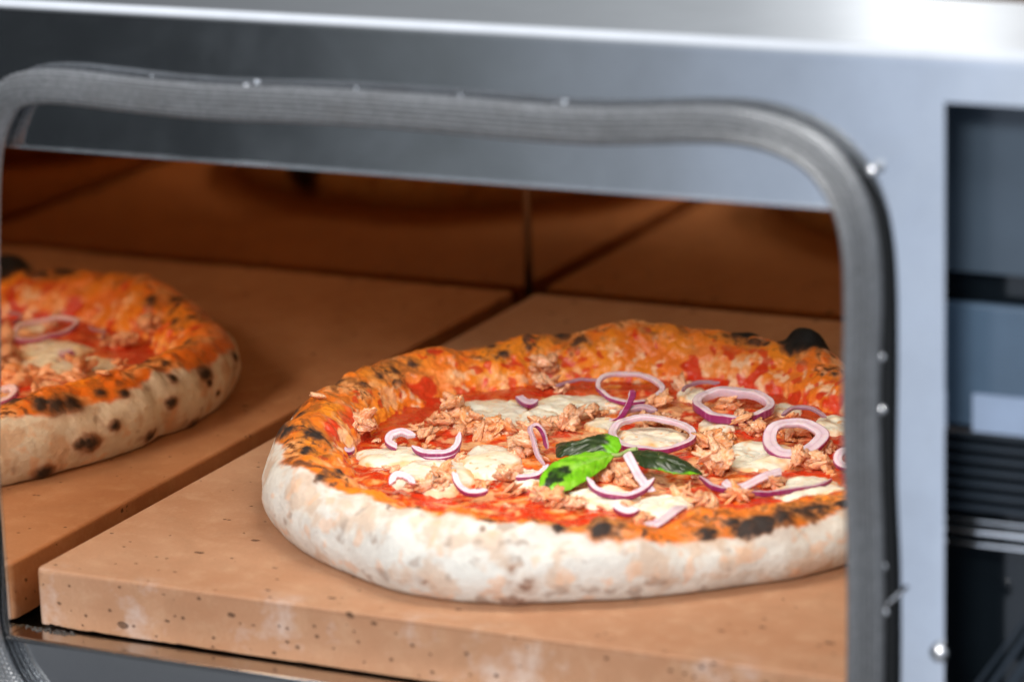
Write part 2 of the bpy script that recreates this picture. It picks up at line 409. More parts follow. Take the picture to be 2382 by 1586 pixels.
for k in range(7):
    z = z0+(z1-z0)*(k+.5)/7; add_box(bm, .12, .42, Y1+.001, Y1+.0078, z-.0010, z+.0008)
s = bm_obj('vent_slats', bm, app, M_slat)
t = NT('chrome rod'); t.set(col=(.8, .83, .87, 1), metal=1.0, rough=.15); M_rod = t.m
for pyd, rr in ((1192, .0005), (1217, .0011), (1245, .0008)):
    a = on_y(2140, pyd-6, Y1-.008); P, F = tube(np.array([a, a+[.1, 0, 0], a+[.25, 0, 0]]), rr, 12, False); mesh_np('rod', P, F, app, M_rod)
for (a_, b_, rr) in (((2262, 1600), (2400, 1405), .0012), ((2300, 1610), (2400, 1470), .0020), ((2225, 1600), (2390, 1380), .0007)):
    pa, pb = on_y(*a_, Y1-.012), on_y(*b_, Y1-.010); P, F = tube(np.array([pa, (pa+pb)/2, pb]), rr, 12, False); mesh_np('rod', P, F, app, M_slat)
adopt(app)

# ------------------------------------------------------------------ table under everything
bm = bmesh.new(); add_box(bm, -3, 3, -.6, 3, -.30, -.262)
t = NT('table'); t.set(col=t.mix(t.noise(t.pos(), 8, 3), (.05, .052, .055), (.08, .08, .085)), rough=.4)
tbl = bm_obj('worktop', bm, None, t.m); tbl['kind'] = 'structure'

# ------------------------------------------------------------------ baking stone
bm = bmesh.new()
NX, NY, NZ = 260, 200, 14
x0, x1, y0, y1, z0, z1 = XS, XR_OPEN-.004, 0.0, YSB, -.0240, 0.0
bmesh.ops.create_cube(bm, size=1)
for v in bm.verts: v.co = Vector(((x0+x1)/2+v.co.x*(x1-x0), (y0+y1)/2+v.co.y*(y1-y0), (z0+z1)/2+v.co.z*(z1-z0)))
vert_edges = [e for e in bm.edges if abs(e.verts[0].co.z-e.verts[1].co.z) > .01]
bmesh.ops.bevel(bm, geom=vert_edges, offset=.0035, segments=5, affect='EDGES', profile=.5)
rim = [e for e in bm.edges if abs(e.verts[0].co.z-z1) < 1e-6 and abs(e.verts[1].co.z-z1) < 1e-6]
bmesh.ops.bevel(bm, geom=rim, offset=.0016, segments=3, affect='EDGES', profile=.5)
fr = [e for e in bm.edges if abs(e.verts[0].co.y) < 1e-5 and abs(e.verts[1].co.y) < 1e-5 and abs(e.verts[0].co.x-e.verts[1].co.x) > .2]
bmesh.ops.subdivide_edges(bm, edges=fr, cuts=420)
for v in bm.verts:
    if v.co.y < 1e-5 and abs(v.co.z-z0) < 1e-5:
        q = np.array([v.co.x*140, 3.3, 1.7]); w = float(perlin(q)+.5*perlin(q*2.7)+.35*perlin(q*6)); v.co.z += max(0, w+.05)*.0013-.0003
    elif v.co.y < 1e-5:
        v.co.y += .00025*float(perlin(np.array([v.co.x*90, v.co.z*90, 0.4])))
stone = bm_obj('baking_stone', bm, None, M_stone)
tag(stone, 'square terracotta coloured baking stone with small pits under the pizza', 'baking stone')
# ash crumbs in the corner between stone and wall
rs = random.Random(3)
bm = bmesh.new()
for k in range(60):
    c = Vector((rs.uniform(XW+.001, XS+.02), rs.uniform(-.0045, -.0008), ZSILL+.0002)); s_ = rs.uniform(.0002, .0008)
    bmesh.ops.create_icosphere(bm, subdivisions=1, radius=s_, matrix=Matrix.Translation(c) @ Matrix.Diagonal((1, rs.uniform(.6, 1.2), .6, 1)))
cr = bm_obj('ash_crumbs', bm, None, paint('ash', (.10, .09, .08), .9)); cr['kind'] = 'stuff'
tag(cr, 'grey ash crumbs on the steel sill in front of the stone', 'crumbs')

# ------------------------------------------------------------------ the pizza
PX, PY = -.053, .175
pizza = empty('pizza', (PX, PY, 0.0))
tag(pizza, 'round pizza with tomato, mozzarella and tuna on a puffy charred crust', 'pizza')
th_k = [-180, -160, -145, -138, -133, -124, -114, -104, -91, -79, -65, -46, -25, 0, 30, 65, 90, 106, 130, 148, 163, 177, 180]
rc_k = [.1435, .1415, .1435, .1455, .1465, .1455, .1465, .150, .1535, .1495, .143, .140, .145, .148, .151, .154, .158, .161, .156, .156, .151, .1445, .1435]
hk_t = [-180, -160, -140, -120, -105, -90, -75, -60, -45, -30, 0, 40, 60, 80, 95, 110, 125, 140, 155, 170, 180]
hk_h = [.032, .0325, .0320, .0300, .0300, .0300, .0290, .0265, .0255, .0255, .026, .028, .029, .031, .034, .0335, .030, .030, .031, .032, .032]
def per(x, k, v):
    k = np.array(k, float); v = np.array(v, float); x = (np.asarray(x)+180) % 360-180; n = 0
    for dlt in (-4, -2, 0, 2, 4): n = n+np.interp((x+dlt+180) % 360-180, k, v)
    return n/5
def level(x, y): return .0165-.020*(y-PY)
NT_, NS = 1900, 300
th = np.linspace(-180, 180, NT_, endpoint=False)
rc, Hh = per(th, th_k, rc_k)+.0008, per(th, hk_t, hk_h)
ctl = [(-.010, .008, 0), (-.0035, .010, 0), (-.0002, .10, 0), (.0030, .36, 0), (.0022, .60, 0), (-.0020, .82, 0), (-.0085, .965, 0), (-.0160, 1.0, 0), (-.0245, .90, 0), (-.0320, .66, .12), (-.0385, .30, .7), (-.0460, .0, 1.0), (-.056, 0, .93)]
C = np.array(ctl); cc = catmull(C, 40, False); seg = np.linalg.norm(np.diff(cc[:, :2]*[1, .03], axis=0), axis=1); ss = np.concatenate([[0], np.cumsum(seg)]); ss /= ss[-1]
u = np.linspace(0, 1, NS); PR = np.stack([np.interp(u, ss, cc[:, k]) for k in range(3)], 1)
TH, U = np.meshgrid(th, u, indexing='ij'); TR = np.radians(TH)
rim_w = 1+.10*perlin(np.stack([np.cos(TR)*2.2, np.sin(TR)*2.2, TR*0+5], -1))
R = rc[:, None]+PR[None, :, 0]*np.where(PR[None, :, 0] < 0, rim_w, 1)
X = PX+R*np.cos(TR); Y = PY+R*np.sin(TR)
lv = level(X, Y)-.0015
Z = PR[None, :, 1]*Hh[:, None]*(1-PR[None, :, 2])+lv*PR[None, :, 2]
P0 = np.stack([X, Y, Z], -1)
dU = np.gradient(P0, axis=1); dT = np.roll(P0, -1, 0)-np.roll(P0, 1, 0)
N = np.cross(dT, dU); N /= np.linalg.norm(N, axis=-1)[..., None]+1e-12
if N[0, NS//4, 0]*math.cos(math.radians(-180)) < 0: N = -N
fade = sst(0.02, .14, U)*(1-.6*sst(.85, 1., U)); crest = np.exp(-((U-.5)/.2)**2)
big = fbm(P0, 34, 2, 3.1); mid = fbm(P0, 95, 3, 9.7); fine = fbm(P0, 300, 3, 1.3)
blist = np.abs(fbm(P0, 70, 2, 21.0))
disp = fade*(.0030*big*(0.5+1.0*crest)+.0010*mid*(.25+1.0*sst(.36, .5, U))+.00028*fine*(.5+sst(.36, .5, U)) + .0030*np.clip(fbm(P0, 62, 2, 161.)-.12, 0, .6)*sst(.36, .46, U)*(1-sst(.7, .9, U)) + .0012*(0.35-blist)*sst(.4, .55, U))
# radial wrinkles where the puffed rim folds towards the topping
wr = perlin(np.stack([np.cos(TR)*11, np.sin(TR)*11, U*2.5+8], -1)); disp += -.0008*sst(.1, .5, wr)*sst(.42, .6, U)*(1-sst(.85, 1, U))
P1 = P0+N*disp[..., None]
# charred bubble that stands up behind the rim (upper right) and its smaller neighbour
def bump_at(P, c, rad, h, e=2.2):
    dd = np.linalg.norm((P-np.array(c))/np.array(rad), axis=-1); return h*np.exp(-dd**e)
bub = on_z(1868, 812, .026); bub2 = on_z(1718, 778, .030); bub3 = on_z(728, 905, .030)
P1[..., 2] += bump_at(P1, bub, (.0115, .010, .03), .0095, 4.5)
P1[..., 2] += bump_at(P1, bub2, (.008, .008, .03), .003)
P1[..., 2] += bump_at(P1, bub3, (.005, .005, .03), .0025)
P1[..., 2] = np.maximum(P1[..., 2], 0.0006)
Fc = grid_faces(NT_, NS, True, False)
st = 4   # coarse copy for aiming
Vc = P1[::st, ::st].reshape(-1, 3); nu, nv = P1[::st, ::st].shape[:2]
bvh_crust = BVHTree.FromPolygons([tuple(v) for v in Vc], [tuple(f) for f in grid_faces(nu, nv, True, False)])
def hit_u(px, py, mirror):
    C_, v = pray(px, py, mirror); h = bvh_crust.ray_cast(Vector(C_), Vector(v).normalized())
    if h[0] is None: return None
    return math.degrees(math.atan2(h[0].y-PY, h[0].x-PX)), (h[2] % (nv-1)+.5)*st/(NS-1)
def hit(bvh, px, py, mirror=False):
    C_, v = pray(px, py, mirror); v = v/np.linalg.norm(v); h = bvh.ray_cast(Vector(C_), Vector(v))
    return None if h[0] is None else np.array(h[0])
# ---- colours of the dough
FL = fbm(P0, 60, 4, 40.); FM = fbm(P0, 160, 4, 51.); FS = fbm(P0, 420, 3, 62.); FB = fbm(P0, 28, 3, 73.)
white = np.array([.70, .67, .605]); col = np.broadcast_to(white, P0.shape).copy()
col = mixc(col, (.62, .46, .34), .8*sst(.0, .5, FL+.2*FM)); col = mixc(col, (.80, .47, .28), .5*sst(.3, .6, fbm(P0, 110, 3, 44.))); col = mixc(col, (.40, .31, .25), .75*sst(.38, .75, fbm(P0, 95, 3, 58.)+.2*FB))
col = mixc(col, (.46, .28, .17), .45*(1-sst(.03, .12, U+.03*FL)))          # toasted foot
mt = np.abs((TH-(-175)+180) % 360-180)                                      # the side towards the left wall is browner
col = mixc(col, (.60, .40, .27), .55*(1-sst(25, 55, mt))*sst(-.1, .5, FB+.5*FL+.5*(.25-U)))
bd = [(647, 1040, 0), (662, 1065, 0), (709, 1090, 0), (775, 1127, 0), (819, 1146, 0), (875, 1149, 0), (975, 1187, 0), (1100, 1209, 0), (1279, 1220, 0), (1436, 1254, 0), (1530, 1262, 0), (1735, 1254, 0), (1810, 1224, 0),
      (1950, 1187, 0), (40, 956, 1), (179, 946, 1), (286, 918, 1), (344, 884, 1), (441, 863, 1), (517, 832, 1), (537, 790, 1)]
hu = [h for h in (hit_u(a_/K, b_/K, bool(m_)) for a_, b_, m_ in bd) if h is not None]
hu = sorted(hu); print('boundary', [(round(a_), round(b_, 2)) for a_, b_ in hu])
tk = [-180]+[h[0] for h in hu if h[0] > -179 and h[0] < 179]; vk = [0]+[h[1] for h in hu if h[0] > -179 and h[0] < 179]
tk += [60, 180] if tk[-1] < 60 else [180]; vk += [.46, .43] if len(vk)+2 == len(tk) else [.43]; vk[0] = vk[-1]
ubt = per(th, tk, np.clip(vk, .28, .5)); ubt = np.convolve(np.concatenate([ubt[-20:], ubt, ubt[:20]]), np.ones(41)/41, 'valid')
ub = ubt[:, None]+.018*FB+.018*FL+.016*FM
ora = sst(-.016, .016, U-ub)
orange = np.broadcast_to(np.array([.80, .19, .020]), P0.shape).copy()
orange = mixc(orange, (.88, .42, .17), sst(-.05, .4, fbm(P0, 42, 4, 140.)+.3*FM)*.85); orange = mixc(orange, (.66, .20, .03), sst(.2, .5, FS+.4*FM)*.25)
orange = mixc(orange, (.80, .19, .03), sst(.1, .6, FB*1.2-.3*FM)*.8)
orange = mixc(orange, (.90, .57, .36), sst(.15, .5, FM-.5*FB)*sst(.5, .62, U)*.85)
orange = mixc(orange, (.86, .31, .02), .5*sst(.1, .5, np.abs(fbm(P0, 26, 2, 90.))*1.3)*sst(.42, .5, U))
brown = sst(.22, .60, FM*.55+.25*FS+.5*FB*.6+.25*np.exp(-((U-.47)/.07)**2)); orange = mixc(orange, (.27, .085, .02), brown*.8*(1-sst(.52, .64, U)))
red = sst(.10, .30, fbm(P0, 75, 3, 33.)+1.0*(U-.80)+.0)*sst(.50, .62, U); orange = mixc(orange, (.60, .045, .012), red)
RW = P1+np.stack([fbm(P0, 150, 3, 5.), fbm(P0, 150, 3, 15.), fbm(P0, 150, 3, 25.)], -1)*.0050
for px, py, s_ in [(1190, 838, .0055), (1165, 845, .004), (1312, 825, .004), (1325, 820, .003), (1350, 850, .004), (1320, 868, .005), (1110, 895, .005), (1080, 900, .004), (762, 972, .0055), (768, 995, .005), (985, 880, .0025), (1265, 905, .004),
                  (1490, 765, .004), (1460, 762, .003), (1225, 790, .003), (1000, 805, .004), (960, 822, .003), (1440, 870, .005), (1600, 880, .006), (1650, 885, .005), (1720, 890, .006), (1780, 900, .006), (1850, 925, .006), (1920, 930, .007), (1560, 885, .005), (690, 985, .003), (1770, 840, .003)]:
    h = hit(bvh_crust, px, py)
    if h is not None: orange = mixc(orange, (.64, .035, .010), .95*(1-sst(.35, 1.15, np.linalg.norm(RW-h, axis=-1)/s_)))
spl = sst(.45, .55, fbm(P0, 150, 2, 37.))*sst(.45, .55, U); orange = mixc(orange, (.62, .06, .015), spl*.9)
col = col*(1-ora[..., None])+orange*ora[..., None]
char = .85*sst(.36, .75, fbm(P0, 90, 5, 81.)*.75+.30*np.exp(-((U-ub-.04)/.045)**2)+.22*fbm(P0, 30, 2, 12.)-.05)*np.exp(-((U-.48)/.10)**2)*1.0
rough = .85-.57*ora+.15*char
spots = []   # photo position, size in m, strength; mirror=True: seen in the left wall
for px, py, s_, m_ in [(728, 1004, .0052, 0), (663, 990, .0036, 0), (705, 1035, .003, 0), (872, 1086, .0060, 0), (905, 1098, .0035, 0), (735, 1098, .003, 0), (700, 1040, .002, 0), (780, 1085, .003, 0),
                       (1105, 1140, .0028, 0), (1195, 1145, .0026, 0), (1385, 1216, .0052, 0), (1300, 1196, .0036, 0), (1285, 1215, .003, 0), (1622, 1226, .0042, 0), (1385, 1175, .003, 0), (1520, 1185, .002, 0),
                       (1725, 1215, .0050, 0), (1760, 1200, .0058, 0), (1800, 1190, .0058, 0), (1845, 1182, .0058, 0), (1880, 1172, .004, 0), (1690, 1205, .003, 0), (1930, 1160, .003, 0),
                       (905, 852, .004, 0), (870, 868, .0045, 0), (840, 885, .003, 0), (950, 838, .003, 0), (915, 880, .0028, 0), (780, 880, .003, 0), (1330, 785, .0045, 0), (1130, 800, .003, 0), (1160, 815, .0028, 0), (1215, 798, .0022, 0),
                       (1700, 775, .0045, 0), (1735, 785, .0040, 0), (1665, 772, .0025, 0), (1765, 790, .0025, 0), (1915, 850, .003, 0), (1920, 862, .002, 0),
                       (1620, 1010, .001, 0), (1200, 1345, .004, 0), (975, 1335, .0028, 0), (1180, 1310, .002, 0), (620, 1250, .004, 0), (606, 1068, .0028, 0), (1180, 1385, .006, 0), (820, 1330, .003, 0)]:
    spots.append((px, py, s_, False, (.45 if py > 1240 else .74 if py < 960 else .93)))
for px, py, s_ in [(470, 860, .0056), (540, 820, .0038), (130, 935, .0060), (165, 928, .006), (95, 935, .004), (205, 1018, .0060), (185, 1020, .004), (262, 978, .0036), (393, 927, .0040), (345, 1000, .0045), (440, 975, .0055), (420, 985, .0036), (100, 1085, .0060), (285, 905, .003), (230, 905, .003),
                   (410, 690, .0045), (350, 1030, .004), (500, 905, .002), (395, 870, .0035), (480, 880, .003)]:
    spots.append((px, py, s_, True, .93))
BL = []; SPN = fbm(P0, 110, 4, 131.)+.5*fbm(P0, 380, 2, 133.); scorch = np.zeros(U.shape)
WN = np.stack([fbm(P0, 170, 4, 5.), fbm(P0, 170, 4, 15.), fbm(P0, 170, 4, 25.)], -1)*.0030
PW = P1+WN*.55; PWM = P1+WN*.22
for px, py, s_, m_, stg in spots:
    h = hit(bvh_crust, px, py, m_)
    if h is None: continue
    BL.append((h, s_))
    dd = np.linalg.norm(((PWM if m_ else PW)-h)*np.array([1, 1, 1.35]), axis=-1); dn_ = dd/(s_*(1.15 if m_ else 1.05 if py < 960 else 1.3))+(.12 if m_ else .42)*SPN; char = np.maximum(char, stg*(1-sst(.1 if m_ else .3, 1.35 if m_ else 1.15, dn_))); scorch = np.maximum(scorch, 1-sst(.5, 2.1, dn_))
for px, py, s_ in [(900, 862, .013), (845, 905, .011), (690, 1012, .015), (665, 985, .010), (770, 1098, .012), (870, 1095, .013), (950, 1130, .008), (1130, 808, .010), (1215, 795, .008), (1330, 785, .009), (1100, 1150, .010),
                  (1210, 1165, .010), (1300, 1200, .014), (1390, 1200, .012), (1500, 1228, .009), (1620, 1215, .012), (1700, 1210, .013), (1790, 1192, .018), (1880, 1172, .013), (1720, 780, .009), (1900, 850, .010)]:
    h = hit(bvh_crust, px, py)
    if h is not None:
        mk = 1-sst(.3, 1.1, np.linalg.norm(PW-h, axis=-1)/s_+.3*SPN); crk = sst(-.05, .35, FS+.5*FM)
        orange_b = mk*crk*ora*.8; col = mixc(col, (.24, .075, .018), orange_b); char = np.maximum(char, .62*mk*sst(.22, .5, FS+.5*FM)*ora)
for c_, r_ in ((bub, .019), (bub2, .008)):
    dd = np.linalg.norm((PW-c_)*np.array([1, 1, .7]), axis=-1); char = np.maximum(char, .97*(1-sst(.75, 1.0, dd/r_)))
blist2 = np.zeros(U.shape)
for h_, s_ in BL: blist2 = np.maximum(blist2, .0013*min(1, s_/.005)*np.exp(-(np.linalg.norm(P1-h_, axis=-1)/(s_*.85))**2))
P1 = P1+N*blist2[..., None]
halo = sst(.02, .45, char)
col = mixc(col, (.40, .15, .035), scorch*(.30+.40*ora)); col = mixc(col, (.20, .07, .025), halo*.75); col = mixc(col, (.020, .016, .015), sst(.3, .95, char+.15*FS)*.96)
for c_, r_ in ((bub, .017), (bub2, .007)): col = mixc(col, (.004, .004, .004), 1-sst(.7, 1.0, np.linalg.norm((PW-c_)*np.array([1, 1, .7]), axis=-1)/r_))
rough = np.where(char > .4, .7, rough)
crust = mesh_np('crust', P1, Fc, pizza, M_crust, col, True, rough)
# bottom closes the crust
# ---- sauce sheet
NR, NA = 150, 720
ang = np.linspace(-180, 180, NA, endpoint=False); rin = per(ang, th_k, rc_k)-.030
RA, AA = np.meshgrid(np.linspace(.004, 1, NR), np.radians(ang), indexing='ij')
r_ = RA*rin[None, :]; X = PX+r_*np.cos(AA); Y = PY+r_*np.sin(AA); q = np.stack([X, Y, X*0+.3], -1)
def sauce_z(X, Y):
    q = np.stack([X, Y, X*0+.3], -1); return level(X, Y)+.0016*fbm(q, 45, 2, 2.2)+.0009*fbm(q, 130, 3, 4.)+.0003*fbm(q, 420, 2, 4.)
Zs = sauce_z(X, Y); P2 = np.stack([X, Y, Zs], -1)
cs = np.broadcast_to(np.array([.66, .038, .008]), P2.shape).copy()
a1, a2 = fbm(q, 60, 4, 6.), fbm(q, 170, 4, 8.)
cs = mixc(cs, (.86, .21, .022), sst(-.05, .45, a1+.4*a2)*.8); cs = mixc(cs, (.92, .50, .20), sst(.25, .6, a2+.3*a1)*.6); cs = mixc(cs, (.50, .03, .008), sst(.2, .6, -a2)*.5)
cs = mixc(cs, (.90, .52, .26), .75*sst(.05, .45, fbm(q, 85, 4, 26.))*(1-sst(.68, .82, RA)))
rim_red = sst(.75, .86, RA+.05*a1)*sst(0, 1, np.sin(AA)+.6); cs = mixc(cs, (.58, .035, .010), rim_red*.9)
sauce = mesh_np('tomato_sauce', P2, grid_faces(NR, NA, False, True), pizza, M_sauce, cs, True, .30+.15*np.clip(a2, -1, 1))
bvh_s = BVHTree.FromPolygons([tuple(v) for v in P2[::2, ::4].reshape(-1, 3)], [tuple(f) for f in grid_faces(P2[::2].shape[0], NA//4, False, True)])
def zdown(x, y):
    z = 0
    for b in (bvh_s, bvh_crust):
        h = b.ray_cast(Vector((x, y, .2)), Vector((0, 0, -1)))
        if h[0] is not None: z = max(z, h[0].z)
    return z
def top_hit(px, py):
    best = None
    for b in (bvh_s, bvh_crust):
        h = hit(b, px, py)
        if h is not None and (best is None or np.linalg.norm(h-CAM) < np.linalg.norm(best-CAM)): best = h
    return best
PPM = FPX/1.46/K      # photo pixels (2355 wide) per metre at the pizza
# ---- mozzarella
def mozz(px, py, hx, hy, seed, th_=.0028):
    c = top_hit(px, py)
    rx, ry = hx/PPM*1.22, min(hy/PPM/.23, .034)
    na, nr = 96, 26; a = np.linspace(0, 2*math.pi, na, endpoint=False); out = 1+.22*perlin(np.stack([np.cos(a)*1.3, np.sin(a)*1.3, a*0+seed*3.7], -1))+.08*perlin(np.stack([np.cos(a)*5, np.sin(a)*5, a*0+seed], -1))
    s_ = np.linspace(0.01, 1, nr); S, A = np.meshgrid(s_, a, indexing='ij'); O = out[None, :]
    lx, ly = rx*S*O*np.cos(A), ry*S*O*np.sin(A); cw, sw = math.cos(yaw*.9), math.sin(yaw*.9)
    X = c[0]+lx*cw-ly*sw; Y = c[1]+lx*sw+ly*cw
    Zb = np.array([[zdown(x, y) for x, y in zip(rx_, ry_)] for rx_, ry_ in zip(X, Y)])
    q = np.stack([X, Y, X*0+seed], -1); n1 = fbm(q, 110, 3, seed)
    Zt = Zb*.25+(c[2]-(Y-c[1])*.02)*.75; Zt = np.maximum(Zt, Zb)+th_*np.sqrt(np.clip(1-S**3.5, 0, 1))*(1+.25*n1)-.0014*(S > .97)
    c3 = np.broadcast_to(np.array([.92, .88, .73]), q.shape).copy()
    c3 = mixc(c3, (.88, .70, .44), .6*sst(-.1, .5, n1)); c3 = mixc(c3, (.88, .42, .14), .8*sst(.80, 1.04, S+.25*n1)); c3 = mixc(c3, (.86, .38, .08), .8*sst(.45, .7, fbm(q, 240, 3, seed+4)))
    c3 = mixc(c3, (.74, .78, .74), .3*sst(.1, .5, fbm(q, 40, 2, seed+9)))
    mesh_np('mozzarella', np.stack([X, Y, Zt], -1), grid_faces(nr, na, False, True), pizza, M_cheese, c3, True, .30+.1*n1)
for k, m_ in enumerate([(1120, 962, 88, 34), (925, 1052, 95, 17), (1125, 1062, 56, 28), (1000, 1100, 80, 30), (1330, 938, 95, 22), (1490, 1012, 75, 22), (1735, 1062, 95, 26), (1862, 1134, 66, 24),
                        (1590, 912, 34, 16), (1395, 1152, 66, 18), (1520, 1172, 55, 20), (1915, 985, 42, 20), (1655, 985, 40, 18), (1240, 968, 42, 16), (1800, 948, 40, 14), (1385, 985, 36, 14), (1215, 1105, 30, 16)]):
    mozz(*m_, k+1.3)
# ---- tuna
_bm = bmesh.new(); bmesh.ops.create_icosphere(_bm, subdivisions=4, radius=1.0)
ICO = (np.array([v.co[:] for v in _bm.verts]), np.array([[v.index for v in f.verts] for f in _bm.faces])); _bm.free()
def tuna(px, py, size, seed, tall=.8, zoff=0.0, pale=None):
    c = top_hit(px, py)
    if c is None: return
    rr = random.Random(seed*977+5); PS, FS_, VS, TN = [], [], [], []; off = 0
    big_ = size > .0042
    for f_ in range(rr.randint(8, 11) if big_ else rr.randint(2, 3)):
        V, F = ICO
        sd = seed*3.17+f_*11.3
        Q = V*(1+.30*perlin(V*1.2+sd)+.20*perlin(V*3+sd))[:, None]
        nr_ = np.random.RandomState((seed*31+f_) % 100000)
        for _k in range(7):
            nv_ = nr_.normal(size=3); nv_ /= np.linalg.norm(nv_); ex = Q@nv_-nr_.uniform(.5, .9); Q = Q-np.where(ex > 0, ex*.9, 0)[:, None]*nv_
        fib = np.abs(perlin(V*np.array([1.3, 7, 7])+sd)); Q = Q*(1+.42*(fib-.2)+.16*perlin(V*6+sd)+.09*perlin(V*14+sd))[:, None]
        k_ = rr.uniform(.38, .80) if big_ else rr.uniform(.6, 1.)
        ax = np.array([rr.uniform(.9, 1.4), rr.uniform(.45, .7), rr.uniform(.20, .36)*(.6+.5*tall)])*size*k_
        Q = Q*ax; e = [rr.uniform(-1.2, 1.2), rr.uniform(-.8, .8), rr.uniform(0, 6.28)]
        Rm = np.array(Matrix.Rotation(e[2], 3, 'Z') @ Matrix.Rotation(e[1], 3, 'Y') @ Matrix.Rotation(e[0], 3, 'X')); Q = Q@Rm.T
        if not big_: Q = Q+np.array([rr.uniform(-.8, .8), rr.uniform(-.8, .8), 0])*size
        if big_: Q = Q+np.array([rr.uniform(-.6, .6), rr.uniform(-.55, .55), rr.uniform(-.1, .75)*tall])*size*.95
        PS.append(Q); FS_.append(F+off); VS.append(V+f_*3.3); TN.append(np.full(len(V), rr.random())); off += len(V)
    P = np.concatenate(PS); F = np.concatenate(FS_); V = np.concatenate(VS)
    P = P+c+[0, 0, size*tall*.25+zoff]
    w = rr.random() if pale is None else pale
    base = np.array([.86, .32, .085])*(1-w)+np.array([.88, .50, .30])*w
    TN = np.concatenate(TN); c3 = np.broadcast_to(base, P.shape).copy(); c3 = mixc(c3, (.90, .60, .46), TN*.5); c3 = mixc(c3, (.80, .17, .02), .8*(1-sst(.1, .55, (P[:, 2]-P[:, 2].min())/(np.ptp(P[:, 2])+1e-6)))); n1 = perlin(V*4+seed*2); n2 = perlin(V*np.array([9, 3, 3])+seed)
    c3 = mixc(c3, (.82, .24, .04), sst(-.1, .45, n1)*.75); c3 = mixc(c3, (.90, .66, .52), sst(.2, .6, -n1)*.5); c3 = mixc(c3, (.86, .60, .42), sst(.1, .45, n2)*.6); c3 = mixc(c3, (.34, .11, .03), sst(.38, .6, n1*.6-n2*.6)*.6)
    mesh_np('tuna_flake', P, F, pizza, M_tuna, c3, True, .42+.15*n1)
big_t = [(1040, 965, .0066, 1.2, .3), (1035, 940, .0035, 1.6, .2), (835, 1000, .0062, 1.2, .5), (850, 975, .0032, 1.5, .3), (1205, 1050, .0066, 1.1, .95), (1165, 1108, .0058, .8, .8), (1645, 1085, .0075, 1.1, .7), (1610, 1105, .004, .8, .7),
         (1255, 868, .0070, 1.2, .45), (1250, 895, .0052, 1., .6), (1510, 940, .0050, 1.1, .4), (1700, 985, .0058, 1.0, .5), (1740, 1000, .005, .9, .3), (1825, 1012, .0060, .7, .15), (1840, 1075, .006, .9, .5),
         (1340, 975, .0062, 1.0, .7), (1300, 990, .0058, .9, .6), (1260, 985, .005, .8, .7), (1680, 940, .0056, .9, .2), (1415, 1105, .0065, .8, .5), (1450, 1120, .005, .8, .4), (1225, 1000, .0060, 1., .75), (1085, 985, .006, .9, .05),
         (1130, 1000, .0065, .6, .05), (1090, 1005, .006, .7, .1), (1010, 985, .0052, .9, .2), (985, 1010, .0045, .8, .4), (960, 1000, .004, .8, .4), (905, 1030, .0032, .7, .5), (1020, 1115, .0055, 1., .2), (1000, 1130, .0045, .9, .5),
         (975, 1130, .004, .9, .6), (1060, 1065, .0045, .7, .4), (1095, 1080, .003, .6, .3), (1540, 980, .0055, .7, .4), (1480, 985, .005, .7, .3), (1570, 1000, .004, .7, .3), (1640, 1025, .0075, .5, .05), (1590, 1030, .005, .5, .1),
         (1870, 1000, .004, .7, .3), (1790, 1000, .0035, .6, .3), (1890, 1080, .005, .8, .3), (1280, 1160, .006, .7, .2), (1240, 1150, .005, .7, .5), (1330, 1170, .0045, .7, .5), (1440, 1180, .004, .7, .4), (1580, 1150, .0055, .7, .4),
         (1630, 1165, .005, .6, .3), (1700, 1150, .006, .5, .1), (1780, 1120, .0045, .6, .5), (1480, 1200, .004, .6, .5), (1180, 1140, .005, .6, .05), (1110, 1125, .004, .6, .2), (1500, 955, .003, .8, .5), (1575, 905, .0055, .7, .85), (1290, 905, .004, .7, .3),
         (735, 912, .0028, 1.4, .1), (1370, 960, .004, .7, .2), (1160, 985, .004, .6, .5), (1900, 1040, .004, .6, .4)]
for k, (px, py, s_, tl, w_) in enumerate(big_t): tuna(px, py, s_*1.22, k+1, tl, 0, w_)
rt = random.Random(12)
k = 0
while k < 30:
    px, py = rt.uniform(860, 1935), rt.uniform(920, 1185)
    if ((px-1400)/560)**2+((py-1050)/135)**2 > 1: continue
    tuna(px, py, rt.uniform(.0016, .0036), 100+k, rt.uniform(.5, .9), .0008); k += 1
adopt(pizza)

